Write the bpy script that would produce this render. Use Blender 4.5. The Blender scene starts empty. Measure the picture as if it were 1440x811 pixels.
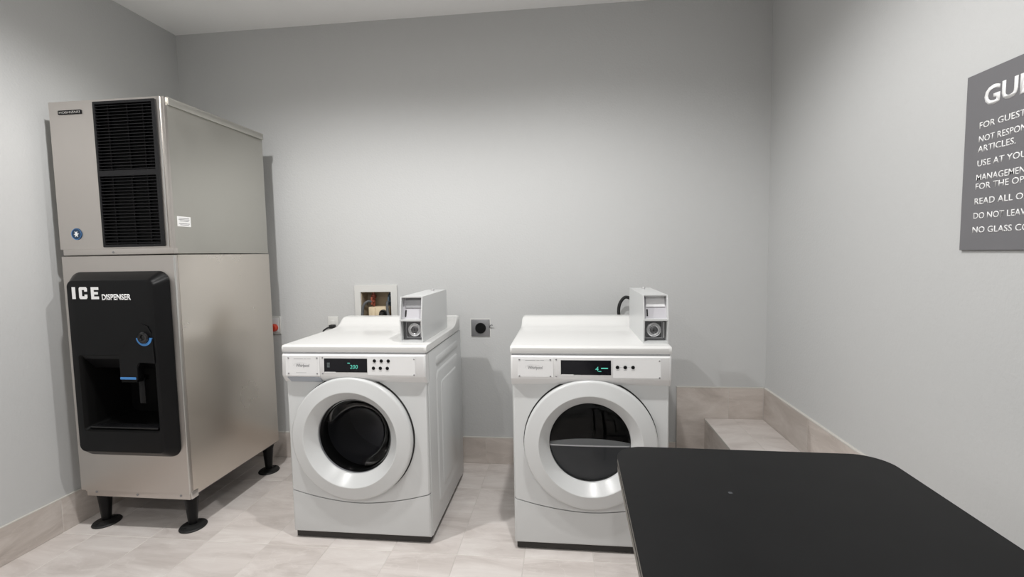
import bpy, bmesh, math, random
from mathutils import Matrix, Vector
random.seed(7)
S = bpy.context.scene
COL = S.collection
PI = math.pi

# ------------------------------------------------------------------ camera
FPX, PITCH, YAW, ROLL, CAM_H = 672.508, -4.1665, 6.465, -1.0002, 1.3493

def ray(px, py):
    u = (px - 720) / FPX; v = (py - 405.5) / FPX; r = math.radians(ROLL)
    u, v = u * math.cos(r) + v * math.sin(r), -u * math.sin(r) + v * math.cos(r)
    t = math.radians(PITCH); U = -v
    Y = math.cos(t) - U * math.sin(t); z = math.sin(t) + U * math.cos(t)
    y = math.radians(YAW)
    return Vector((u * math.cos(y) - Y * math.sin(y), u * math.sin(y) + Y * math.cos(y), z))

fw_ = ray(720, 405.5); rt_ = ray(720 + FPX, 405.5) - fw_; up_ = ray(720, 405.5 - FPX) - fw_
cam = bpy.data.cameras.new('camera'); camo = bpy.data.objects.new('camera', cam); COL.objects.link(camo)
M = Matrix((rt_, up_, -fw_)).transposed().to_4x4(); M.translation = Vector((0, 0, CAM_H))
camo.matrix_world = M
cam.sensor_fit = 'HORIZONTAL'; cam.sensor_width = 36; cam.lens = FPX / 1440 * 36; cam.clip_start = .02
S.camera = camo

# ------------------------------------------------------------------ world and exposure
w = bpy.data.worlds.new('world'); S.world = w; w.use_nodes = True
w.node_tree.nodes['Background'].inputs[0].default_value = (.8, .8, .8, 1)
w.node_tree.nodes['Background'].inputs[1].default_value = 0.0
vs = S.view_settings
vs.view_transform = 'Standard'; vs.look = 'None'; vs.gamma = 1; vs.use_curve_mapping = False
vs.exposure = 0.05

# room planes, metres (fitted from the photograph)
XL, XR, YB, YF, H = -2.518, 1.183, 2.972, -1.9, 2.807
LIGHTS = [(-1.38, 1.45, 1.), (-0.02, 1.43, .90), (-1.38, -1.0, .45), (-0.02, -1.0, .45)]  # last two are unseen, added behind the camera as fill
LIGHT_W = 77.0; SPOT_DEG = 156; SPOT_BLEND = .5

# ------------------------------------------------------------------ materials
MATS = {}
def mat(name, col, rough=.5, metal=0., bump=None, emit=None, noise=None, spec=.5, trans=0., coat=0., ior=1.45):
    m = bpy.data.materials.new(name); m.use_nodes = True
    nt = m.node_tree; b = nt.nodes['Principled BSDF']
    b.inputs['Base Color'].default_value = (*col, 1); b.inputs['Roughness'].default_value = rough
    b.inputs['Metallic'].default_value = metal; b.inputs['Specular IOR Level'].default_value = spec
    b.inputs['Transmission Weight'].default_value = trans; b.inputs['Coat Weight'].default_value = coat
    b.inputs['IOR'].default_value = ior
    if emit:
        b.inputs['Emission Color'].default_value = (*emit[0], 1); b.inputs['Emission Strength'].default_value = emit[1]
    tc = nt.nodes.new('ShaderNodeTexCoord')
    if noise:
        sc, amt = noise
        n = nt.nodes.new('ShaderNodeTexNoise'); n.inputs['Scale'].default_value = sc; n.inputs['Detail'].default_value = 5
        nt.links.new(tc.outputs['Object'], n.inputs['Vector'])
        r = nt.nodes.new('ShaderNodeValToRGB')
        r.color_ramp.elements[0].position = .3; r.color_ramp.elements[1].position = .7
        r.color_ramp.elements[0].color = (*[c * (1 - amt) for c in col], 1)
        r.color_ramp.elements[1].color = (*[min(1, c * (1 + amt)) for c in col], 1)
        nt.links.new(n.outputs['Fac'], r.inputs['Fac']); nt.links.new(r.outputs['Color'], b.inputs['Base Color'])
    if bump:
        sc, st, dist = bump
        n = nt.nodes.new('ShaderNodeTexNoise'); n.inputs['Scale'].default_value = sc; n.inputs['Detail'].default_value = 3
        nt.links.new(tc.outputs['Object'], n.inputs['Vector'])
        bp = nt.nodes.new('ShaderNodeBump'); bp.inputs['Strength'].default_value = st; bp.inputs['Distance'].default_value = dist
        nt.links.new(n.outputs['Fac'], bp.inputs['Height']); nt.links.new(bp.outputs['Normal'], b.inputs['Normal'])
    MATS[name] = m
    return m

def tile_mat(name, base, dark, light):
    m = bpy.data.materials.new(name); m.use_nodes = True
    nt = m.node_tree; b = nt.nodes['Principled BSDF']; L = nt.links.new; N = nt.nodes.new
    tc = N('ShaderNodeTexCoord'); oi = N('ShaderNodeObjectInfo')
    mp = N('ShaderNodeVectorMath'); mp.operation = 'ADD'
    sc = N('ShaderNodeVectorMath'); sc.operation = 'SCALE'; sc.inputs['Scale'].default_value = 17.
    cmb = N('ShaderNodeCombineXYZ')
    L(oi.outputs['Random'], cmb.inputs[0]); L(oi.outputs['Random'], cmb.inputs[1]); L(cmb.outputs[0], sc.inputs[0])
    L(tc.outputs['Object'], mp.inputs[0]); L(sc.outputs['Vector'], mp.inputs[1])
    mg = N('ShaderNodeMapping'); mg.inputs['Rotation'].default_value = (0, 0, .75); mg.inputs['Scale'].default_value = (1.0, 3.6, 1.6)
    L(mp.outputs['Vector'], mg.inputs['Vector'])
    n1 = N('ShaderNodeTexNoise'); n1.inputs['Scale'].default_value = 2.2; n1.inputs['Detail'].default_value = 8
    n1.inputs['Roughness'].default_value = .62; n1.inputs['Distortion'].default_value = 1.1
    L(mg.outputs['Vector'], n1.inputs['Vector'])
    r1 = N('ShaderNodeValToRGB'); e = r1.color_ramp.elements
    e[0].position = .30; e[0].color = (*dark, 1); e[1].position = .72; e[1].color = (*light, 1)
    x = e.new(.5); x.color = (*base, 1)
    L(n1.outputs['Fac'], r1.inputs['Fac'])
    n2 = N('ShaderNodeTexNoise'); n2.inputs['Scale'].default_value = 1.5; n2.inputs['Detail'].default_value = 4; n2.inputs['Distortion'].default_value = 2.2
    L(mg.outputs['Vector'], n2.inputs['Vector'])
    r2 = N('ShaderNodeValToRGB'); e = r2.color_ramp.elements
    e[0].position = .485; e[0].color = (0, 0, 0, 1); e[1].position = .515; e[1].color = (0, 0, 0, 1)
    x = e.new(.5); x.color = (1, 1, 1, 1)
    L(n2.outputs['Fac'], r2.inputs['Fac'])
    k = N('ShaderNodeMath'); k.operation = 'MULTIPLY'; k.inputs[1].default_value = .28; L(r2.outputs['Color'], k.inputs[0])
    mx = N('ShaderNodeMixRGB'); mx.inputs['Color2'].default_value = (*light, 1)
    L(k.outputs[0], mx.inputs['Fac']); L(r1.outputs['Color'], mx.inputs['Color1'])
    hv = N('ShaderNodeHueSaturation')
    vr = N('ShaderNodeMapRange'); vr.inputs['To Min'].default_value = .95; vr.inputs['To Max'].default_value = 1.05
    L(oi.outputs['Random'], vr.inputs['Value']); L(vr.outputs['Result'], hv.inputs['Value']); L(mx.outputs['Color'], hv.inputs['Color'])
    L(hv.outputs['Color'], b.inputs['Base Color'])
    b.inputs['Roughness'].default_value = .42; b.inputs['Specular IOR Level'].default_value = .4
    MATS[name] = m
    return m

def steel_mat(name, col, rough, horizontal=True):
    m = bpy.data.materials.new(name); m.use_nodes = True
    nt = m.node_tree; b = nt.nodes['Principled BSDF']; L = nt.links.new; N = nt.nodes.new
    tc = N('ShaderNodeTexCoord'); mg = N('ShaderNodeMapping')
    mg.inputs['Scale'].default_value = (2, 2, 300) if horizontal else (160, 160, 2)
    L(tc.outputs['Object'], mg.inputs['Vector'])
    n = N('ShaderNodeTexNoise'); n.inputs['Scale'].default_value = 3; n.inputs['Detail'].default_value = 4
    L(mg.outputs['Vector'], n.inputs['Vector'])
    n2 = N('ShaderNodeTexNoise'); n2.inputs['Scale'].default_value = 3.2; n2.inputs['Detail'].default_value = 5
    L(tc.outputs['Object'], n2.inputs['Vector'])
    mr = N('ShaderNodeMapRange'); mr.inputs['From Min'].default_value = .3; mr.inputs['From Max'].default_value = .7
    mr.inputs['To Min'].default_value = rough - .05; mr.inputs['To Max'].default_value = rough + .07
    L(n2.outputs['Fac'], mr.inputs['Value']); L(mr.outputs['Result'], b.inputs['Roughness'])
    bp = N('ShaderNodeBump'); bp.inputs['Strength'].default_value = .012; bp.inputs['Distance'].default_value = .001
    L(n.outputs['Fac'], bp.inputs['Height']); L(bp.outputs['Normal'], b.inputs['Normal'])
    b.inputs['Base Color'].default_value = (*col, 1); b.inputs['Metallic'].default_value = 1
    MATS[name] = m
    return m

mat('wall_paint', (.545, .55, .548), .62, bump=(95, .22, .004), spec=.35)
mat('ceiling_paint', (.95, .95, .945), .8, bump=(120, .08, .003), spec=.2)
mat('grout', (.62, .585, .555), .9, bump=(300, .2, .001))
tile_mat('floor_tile', (.67, .62, .59), (.54, .49, .46), (.77, .73, .70))
tile_mat('wall_tile', (.56, .505, .465), (.45, .40, .365), (.68, .63, .59))
mat('tile_edge', (.62, .60, .56), .45)
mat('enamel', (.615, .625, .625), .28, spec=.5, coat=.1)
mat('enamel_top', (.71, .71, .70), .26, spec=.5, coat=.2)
mat('panel_white', (.76, .76, .76), .38)
mat('plate_white', (.74, .74, .75), .42)
mat('slot_white', (.52, .51, .54), .5)
mat('line_grey', (.45, .45, .46), .5)
mat('seam_dark', (.03, .03, .03), .8)
mat('kick_dark', (.035, .032, .03), .7)
mat('grip_shade_grey', (.42, .45, .50), .5)  # shade of the drawer's hand recess, put into the colour
mat('rubber', (.012, .012, .012), .6)
mat('black_plastic', (.005, .005, .0055), .34, bump=(500, .05, .0005), spec=.22)
mat('black_gloss', (.008, .008, .009), .16)
mat('cavity_black', (.003, .003, .003), .5, spec=.15)
mat('display_glass', (.006, .006, .009), .12)
mat('digit_green', (.1, .5, .4), .5, emit=((.10, .55, .42), .34))
mat('digit_dim', (.25, .3, .3), .5)
mat('screw', (.32, .32, .33), .35, metal=.9)
mat('print_grey', (.22, .22, .23), .5)
mat('chrome', (.80, .80, .81), .3, metal=1.)
mat('cast_grey', (.30, .30, .31), .42, metal=.7)
mat('dark_steel', (.16, .16, .165), .38, metal=.9)
mat('drum_steel', (.24, .24, .25), .34, metal=.6, bump=(60, .05, .003))
def thin_glass(name, tint, ior=1.45, refl=1.):
    m = bpy.data.materials.new(name); m.use_nodes = True
    nt = m.node_tree; nt.nodes.remove(nt.nodes['Principled BSDF']); L = nt.links.new; N = nt.nodes.new
    tr = N('ShaderNodeBsdfTransparent'); tr.inputs[0].default_value = (*tint, 1)
    gl = N('ShaderNodeBsdfGlossy'); gl.inputs['Roughness'].default_value = .03; gl.inputs['Color'].default_value = (refl, refl, refl, 1)
    fr = N('ShaderNodeFresnel'); fr.inputs['IOR'].default_value = ior
    mx = N('ShaderNodeMixShader'); L(fr.outputs[0], mx.inputs[0]); L(tr.outputs[0], mx.inputs[1]); L(gl.outputs[0], mx.inputs[2])
    L(mx.outputs[0], nt.nodes['Material Output'].inputs[0]); MATS[name] = m
thin_glass('glass_smoke', (.88, .89, .90), 1.28)
thin_glass('glass_dark', (.55, .55, .57), 1.3, .3)
mat('lint_grey', (.05, .054, .06), .5)
mat('dryer_drum', (.012, .012, .013), .45)
steel_mat('steel', (.60, .565, .535), .36)
steel_mat('steel_side', (.565, .555, .515), .40, horizontal=False)
steel_mat('steel_lower', (.70, .655, .60), .31, horizontal=False)
mat('steel_edge', (.66, .65, .63), .3, metal=1.)
mat('grille_black', (.010, .010, .011), .5, spec=.3)
mat('letter_white', (.88, .88, .88), .5)
mat('blue_mark', (.06, .23, .55), .4)
mat('emblem_blue', (.015, .045, .10), .35)
mat('label_white', (.8, .8, .79), .6)
mat('table_black', (.007, .007, .0075), .48, noise=(9, .12), bump=(420, .05, .0004), spec=.2)
mat('table_edge', (.20, .185, .165), .55)
mat('sign_grey', (.165, .163, .172), .5)
mat('outlet_white', (.64, .64, .62), .45)
mat('box_beige', (.34, .28, .20), .6, noise=(14, .15))
mat('pipe_cream', (.68, .57, .40), .55)
mat('copper_red', (.28, .07, .04), .45)
mat('hose_grey', (.09, .095, .10), .5)
mat('valve_blue', (.05, .08, .11), .45)
mat('red_knob', (.60, .06, .03), .4)
mat('lamp_trim', (.85, .85, .84), .5)
mat('lamp_lens', (.9, .9, .88), .5, emit=((1., .985, .965), 170.))

# ------------------------------------------------------------------ mesh helpers
def new_obj(name, bm, m, parent=None, smooth=False, angle=35):
    bmesh.ops.recalc_face_normals(bm, faces=bm.faces[:])
    me = bpy.data.meshes.new(name); bm.to_mesh(me); bm.free()
    if m: me.materials.append(MATS[m])
    if smooth:
        me.shade_smooth()
        me.set_sharp_from_angle(angle=math.radians(angle))
    o = bpy.data.objects.new(name, me); COL.objects.link(o)
    if parent: o.parent = parent
    return o

def tag(o, label, cat=None, group=None, kind=None):
    o['label'] = label
    if cat: o['category'] = cat
    if group: o['group'] = group
    if kind: o['kind'] = kind
    return o

def empty(name, loc, rz=0):
    o = bpy.data.objects.new(name, None); o.location = loc; o.rotation_euler = (0, 0, rz)
    o.empty_display_size = .1; COL.objects.link(o)
    return o

def merge(dst, src):
    me = bpy.data.meshes.new('tmp'); src.to_mesh(me); src.free()
    dst.from_mesh(me); bpy.data.meshes.remove(me)

def box(x0, x1, y0, y1, z0, z1, bev=0., seg=2, into=None):
    b = bmesh.new(); bmesh.ops.create_cube(b, size=1)
    for v in b.verts:
        v.co = Vector((x0 + (v.co.x + .5) * (x1 - x0), y0 + (v.co.y + .5) * (y1 - y0), z0 + (v.co.z + .5) * (z1 - z0)))
    if bev: bmesh.ops.bevel(b, geom=b.edges[:], offset=bev, segments=seg, profile=.5, affect='EDGES')
    if into is not None: merge(into, b); return into
    return b

def lathe(prof, cx=0, cy=0, cz=0, axis='y', n=48, into=None, a0=0, a1=2 * PI):
    """profile of (radius, axial) pairs turned about an axis"""
    b = into if into is not None else bmesh.new()
    full = abs(a1 - a0 - 2 * PI) < 1e-6
    rings = []
    for r, t in prof:
        ring = []
        if r < 1e-6:
            p = (cx, cy + t, cz) if axis == 'y' else ((cx, cy, cz + t) if axis == 'z' else (cx + t, cy, cz))
            ring = [b.verts.new(p)]
        else:
            for i in range(n if full else n + 1):
                a = a0 + (a1 - a0) * i / n; c, s = r * math.cos(a), r * math.sin(a)
                p = (cx + c, cy + t, cz + s) if axis == 'y' else ((cx + c, cy + s, cz + t) if axis == 'z' else (cx + t, cy + c, cz + s))
                ring.append(b.verts.new(p))
        rings.append(ring)
    for A, B in zip(rings, rings[1:]):
        if len(A) == 1 and len(B) == 1: continue
        m = max(len(A), len(B)); rng = range(m) if full else range(m - 1)
        for i in rng:
            j = (i + 1) % m
            if len(A) == 1: f = [A[0], B[j], B[i]]
            elif len(B) == 1: f = [A[i], A[j], B[0]]
            else: f = [A[i], A[j], B[j], B[i]]
            try: b.faces.new(f)
            except ValueError: pass
    return b

def plate(outer, holes, y0, y1, into=None, plane='xz'):
    """flat plate with holes: loops of (a, b) points, thickness along the third axis"""
    b = bmesh.new()
    def P(a, c, t):
        return (a, t, c) if plane == 'xz' else ((t, a, c) if plane == 'yz' else (a, c, t))
    F, K = [], []
    for t, store in ((y0, F), (y1, K)):
        es = []
        for loop in [outer] + holes:
            vs_ = [b.verts.new(P(a, c, t)) for a, c in loop]; store.append(vs_)
            es += [b.edges.new((vs_[i], vs_[(i + 1) % len(vs_)])) for i in range(len(vs_))]
        bmesh.ops.triangle_fill(b, edges=es, use_beauty=True, use_dissolve=False)
    for A, B in zip(F, K):
        for i in range(len(A)):
            j = (i + 1) % len(A)
            b.faces.new([A[i], A[j], B[j], B[i]])
    if into is not None: merge(into, b); return into
    return b

def rrect(x0, x1, z0, z1, r, n=6):
    pts = []
    for cx, cz, a in ((x1 - r, z1 - r, 0), (x0 + r, z1 - r, PI / 2), (x0 + r, z0 + r, PI), (x1 - r, z0 + r, 1.5 * PI)):
        for i in range(n + 1):
            t = a + PI / 2 * i / n; pts.append((cx + r * math.cos(t), cz + r * math.sin(t)))
    return pts

def circ(cx, cz, r, n=64): return [(cx + r * math.cos(2 * PI * i / n), cz + r * math.sin(2 * PI * i / n)) for i in range(n)]

def loft(loops, into=None, cap0=False, cap1=False):
    b = into if into is not None else bmesh.new()
    R = [[b.verts.new(p) for p in L] for L in loops]
    for A, B in zip(R, R[1:]):
        for i in range(len(A)):
            j = (i + 1) % len(A); b.faces.new([A[i], A[j], B[j], B[i]])
    if cap0: b.faces.new(R[0])
    if cap1: b.faces.new(R[-1])
    return b

def extrude_x(profile, x0, x1, bev=0., seg=2, into=None):
    """(y, z) profile extruded along x"""
    b = bmesh.new()
    A = [b.verts.new((x0, y, z)) for y, z in profile]; B = [b.verts.new((x1, y, z)) for y, z in profile]
    b.faces.new(A); b.faces.new(B)
    for i in range(len(A)):
        j = (i + 1) % len(A); b.faces.new([A[i], A[j], B[j], B[i]])
    bmesh.ops.recalc_face_normals(b, faces=b.faces[:])
    if bev: bmesh.ops.bevel(b, geom=b.edges[:], offset=bev, segments=seg, profile=.5, affect='EDGES', clamp_overlap=True)
    if into is not None: merge(into, b); return into
    return b

def tube(pts, r, n=10, into=None, res=6):
    """round tube along a Catmull-Rom path"""
    P = [Vector(p) for p in pts]; Q = []
    ext = [P[0] * 2 - P[1]] + P + [P[-1] * 2 - P[-2]]
    for i in range(1, len(ext) - 2):
        a, b_, c, d = ext[i - 1:i + 3]
        for k in range(res):
            t = k / res
            Q.append(.5 * ((2 * b_) + (c - a) * t + (2 * a - 5 * b_ + 4 * c - d) * t * t + (3 * b_ - a - 3 * c + d) * t ** 3))
    Q.append(P[-1])
    b = into if into is not None else bmesh.new()
    loops = []
    up = Vector((.13, .27, .95)).normalized()
    for i, q in enumerate(Q):
        d = (Q[min(i + 1, len(Q) - 1)] - Q[max(i - 1, 0)]).normalized()
        s = d.cross(up)
        if s.length < .05: s = d.cross(Vector((1, 0, 0)))
        s.normalize(); u = s.cross(d).normalized()
        loops.append([q + r * (math.cos(2 * PI * k / n) * s + math.sin(2 * PI * k / n) * u) for k in range(n)])
    return loft(loops, into=b, cap0=True, cap1=True)

def text_raw(body, bold=0.):
    cu = bpy.data.curves.new('lettering', 'FONT'); cu.body = body; cu.size = 1; cu.offset = bold; cu.resolution_u = 3
    ob = bpy.data.objects.new('lettering', cu); COL.objects.link(ob)
    dg = bpy.context.evaluated_depsgraph_get(); dg.update()
    me = bpy.data.meshes.new_from_object(ob.evaluated_get(dg))
    bpy.data.objects.remove(ob); bpy.data.curves.remove(cu)
    return me
def text_w(body, bold=0.):
    me = text_raw(body, bold); xs = [v.co.x for v in me.vertices]; r = (min(xs), max(xs)); bpy.data.meshes.remove(me); return r
CAP = None
def text_bm(body, cap, pitch=None, bold=0., shear=0., width=None, thick=.0006):
    """flat lettering in local (x right, y up) from its baseline; pitch = (prefix, distance) sets the letter spacing"""
    global CAP
    if CAP is None:
        me = text_raw('H'); CAP = max(v.co.y for v in me.vertices); bpy.data.meshes.remove(me)
    k = cap / (CAP + 2 * bold); kx = k
    me = text_raw(body, bold); x0 = min(v.co.x for v in me.vertices)
    if pitch:
        pre = text_w(pitch[0], bold); last = text_w(pitch[0][-1], bold)
        kx = pitch[1] / ((pre[1] - pre[0]) - (last[1] - last[0]))
    if width:
        kx = width / (max(v.co.x for v in me.vertices) - x0)
    b = bmesh.new(); b.from_mesh(me); bpy.data.meshes.remove(me)
    for v in b.verts:
        v.co = Vector(((v.co.x - x0) * kx + shear * (v.co.y + bold) * k, (v.co.y + bold) * k, 0))
    r = bmesh.ops.extrude_face_region(b, geom=b.faces[:])
    for g in r['geom']:
        if isinstance(g, bmesh.types.BMVert): g.co.z += thick
    return b
def place(b, origin, xdir, ydir):
    x = Vector(xdir); y = Vector(ydir); z = x.cross(y)
    m = Matrix((x, y, z)).transposed().to_4x4(); m.translation = Vector(origin)
    bmesh.ops.transform(b, matrix=m, verts=b.verts[:]); return b
def text_front(body, x, y, z, cap, **k):            # faces -y
    return place(text_bm(body, cap, **k), (x, y, z), (1, 0, 0), (0, 0, 1))

# ------------------------------------------------------------------ room shell
def struct(name, b, m, label=None):
    o = new_obj(name, b, m); o['kind'] = 'structure'
    if label: o['label'] = label
    return o

floor = struct('floor', box(XL - .1, XR + .1, YF - .1, YB + .1, -.12, -.0012), 'grout', 'beige stone-look porcelain tile floor')
struct('ceiling', box(XL - .1, XR + .1, YF - .1, YB + .1, H, H + .1), 'ceiling_paint', 'plain white painted ceiling')
struct('wall_left', box(XL - .1, XL, YF - .1, YB + .1, 0, H), 'wall_paint', 'light grey painted wall on the left')
struct('wall_right', box(XR, XR + .1, YF - .1, YB + .1, 0, H), 'wall_paint', 'light grey painted wall on the right')
struct('wall_front', box(XL, XR, YF - .1, YF, 0, H), 'wall_paint', 'light grey painted wall behind the camera')
VX0, VX1, VZ0, VZ1 = -1.325, -1.122, .905, 1.118            # hole of the valve box
struct('wall_back', plate([(XL, 0), (XR, 0), (XR, H), (XL, H)], [[(VX0, VZ0), (VX1, VZ0), (VX1, VZ1), (VX0, VZ1)]], YB, YB + .1),
       'wall_paint', 'light grey painted wall behind the machines')

# floor tiles, 305 x 610 mm, long side towards the back wall
TW, TL, G = .305, .61, .0012
cache = {}
def tile_mesh(wd, ln, th, m):
    key = (round(wd, 4), round(ln, 4), th, m)
    if key not in cache:
        b = box(-wd / 2, wd / 2, -ln / 2, ln / 2, -th, 0)
        top = [e for e in b.edges if all(v.co.z > -1e-6 for v in e.verts)]
        bmesh.ops.bevel(b, geom=top, offset=.0012, segments=1, affect='EDGES')
        me = bpy.data.meshes.new('tile'); b.to_mesh(me); b.free(); me.materials.append(MATS[m]); cache[key] = me
    return cache[key]
def cuts(start, step, lo, hi):
    k = math.floor((lo - start) / step) * step + start; out = [lo]
    while k < hi - .01:
        if k > lo + .01: out.append(k)
        k += step
    return out + [hi]
xs = cuts(-.195, TW, XL, XR); ys = cuts(2.022, TL, YF, YB)
for i in range(len(xs) - 1):
    for j in range(len(ys) - 1):
        wd = xs[i + 1] - xs[i] - 2 * G; ln = ys[j + 1] - ys[j] - 2 * G
        o = bpy.data.objects.new('tile', tile_mesh(wd, ln, .012, 'floor_tile')); COL.objects.link(o); o.parent = floor
        o.location = ((xs[i] + xs[i + 1]) / 2, (ys[j] + ys[j + 1]) / 2, random.uniform(-.0003, .0003))

def tiled_strip(parent, p0, axis, cutsl, z0, z1, nrm, thick, name='tile', m='wall_tile'):
    """row of upright tiles on a wall; axis 'x' or 'y'"""
    for a, b_ in zip(cutsl, cutsl[1:]):
        wd = b_ - a - 2 * G
        o = bpy.data.objects.new(name, tile_mesh(wd, z1 - z0 - 2 * G, thick, m)); COL.objects.link(o); o.parent = parent
        c = (a + b_) / 2; zc = (z0 + z1) / 2
        if axis == 'x':   # faces -y
            o.matrix_local = Matrix(((1, 0, 0, c), (0, 0, -1, p0), (0, 1, 0, zc), (0, 0, 0, 1)))
        elif nrm > 0:     # faces +x
            o.matrix_local = Matrix(((0, 0, 1, p0), (1, 0, 0, c), (0, 1, 0, zc), (0, 0, 0, 1)))
        else:             # faces -x
            o.matrix_local = Matrix(((0, 0, -1, p0), (-1, 0, 0, c), (0, 1, 0, zc), (0, 0, 0, 1)))

BH = .171
bl = struct('baseboard_left', box(XL, XL + .0106, YF, YB - .012, 0, BH - .001), 'grout', 'beige stone-look tile baseboard along the left wall')
tiled_strip(bl, XL + .012, 'y', cuts(2.03, .61, YF, YB - .014), 0, BH, 1, .008)
new_obj('edge_trim', box(XL, XL + .0125, YF, YB - .014, BH - .0005, BH + .003), 'tile_edge', bl)
bb = struct('baseboard_back', box(XL, .662, YB - .0106, YB, 0, BH - .001), 'grout', 'beige stone-look tile baseboard along the back wall')
tiled_strip(bb, YB - .012, 'x', cuts(-.522, .61, XL, .662), 0, BH, -1, .008)
new_obj('edge_trim', box(XL, .662, YB - .0125, YB, BH - .0005, BH + .003), 'tile_edge', bb)

# tiled upstands and ledge in the right corner
ZT, XT, YT, ZL, XLEDGE = .519, .666, 1.45, .330, .831
t2 = struct('trim_1', box(XT, XR, YB - .0116, YB, 0, ZT - .001), 'grout', 'tall beige stone-look tile upstand on the back wall by the corner')
tiled_strip(t2, YB - .013, 'x', [XT, .969, XR - .014], 0, ZT, -1, .009)
new_obj('edge_trim', box(XT, XR - .013, YB - .0135, YB, ZT - .0005, ZT + .004), 'tile_edge', t2)
t3 = struct('trim_2', box(XR - .0116, XR, YT, YB - .012, 0, ZT - .001), 'grout', 'tall beige stone-look tile upstand along the right wall')
tiled_strip(t3, XR - .013, 'y', [YT, 1.826, 2.436, YB - .0135], 0, ZT, -1, .009)
new_obj('edge_trim', box(XR - .0135, XR, YT, YB - .0135, ZT - .0005, ZT + .004), 'tile_edge', t3)
t4 = struct('trim_3', box(XLEDGE + .0014, XR - .014, YT + .012, YB - .0145, 0, ZL - .0014), 'grout', 'low tiled ledge built into the right corner')
ly = [YT, 1.75, 2.36, YB - .0145]
for xa, xb in ((XLEDGE, 1.0), (1.0, XR - .0145)):
    for ya, yb in zip(ly, ly[1:]):
        o = bpy.data.objects.new('tile', tile_mesh(xb - xa - 2 * G, yb - ya - 2 * G, .012, 'floor_tile')); COL.objects.link(o); o.parent = t4
        o.location = ((xa + xb) / 2, (ya + yb) / 2, ZL)
tiled_strip(t4, XLEDGE, 'y', ly, .0, ZL - .013, -1, .011)
new_obj('edge_trim', box(XLEDGE - .001, XLEDGE + .003, YT, YB - .0145, ZL - .0128, ZL - .0005), 'tile_edge', t4)

# ------------------------------------------------------------------ recessed ceiling lights
LL = ['recessed round ceiling light over the ice machine and washer', 'recessed round ceiling light over the dryer and table',
      'unseen recessed ceiling light added as fill behind the camera by the left wall', 'unseen recessed ceiling light added as fill behind the camera by the table']
for (lx, ly_, lk_), lab in zip(LIGHTS, LL):
    e = empty('recessed_light', (lx, ly_, H)); tag(e, lab, 'ceiling light', 'recessed ceiling lights')
    new_obj('trim_ring', lathe([(.058, -.001), (.058, -.006), (.068, -.010), (.088, -.006), (.090, 0), (.058, 0)], axis='z'), 'lamp_trim', e, True)
    new_obj('lens', lathe([(0, -.003), (.057, -.003)], axis='z'), 'lamp_lens', e)
    la = bpy.data.lights.new('lamp', 'SPOT'); la.energy = LIGHT_W * lk_; la.spot_size = math.radians(SPOT_DEG); la.spot_blend = SPOT_BLEND
    la.shadow_soft_size = .03; la.color = (1., .99, .975)
    lo = bpy.data.objects.new('lamp', la); lo.location = (0, 0, -.045); lo.parent = e; COL.objects.link(lo)

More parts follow.
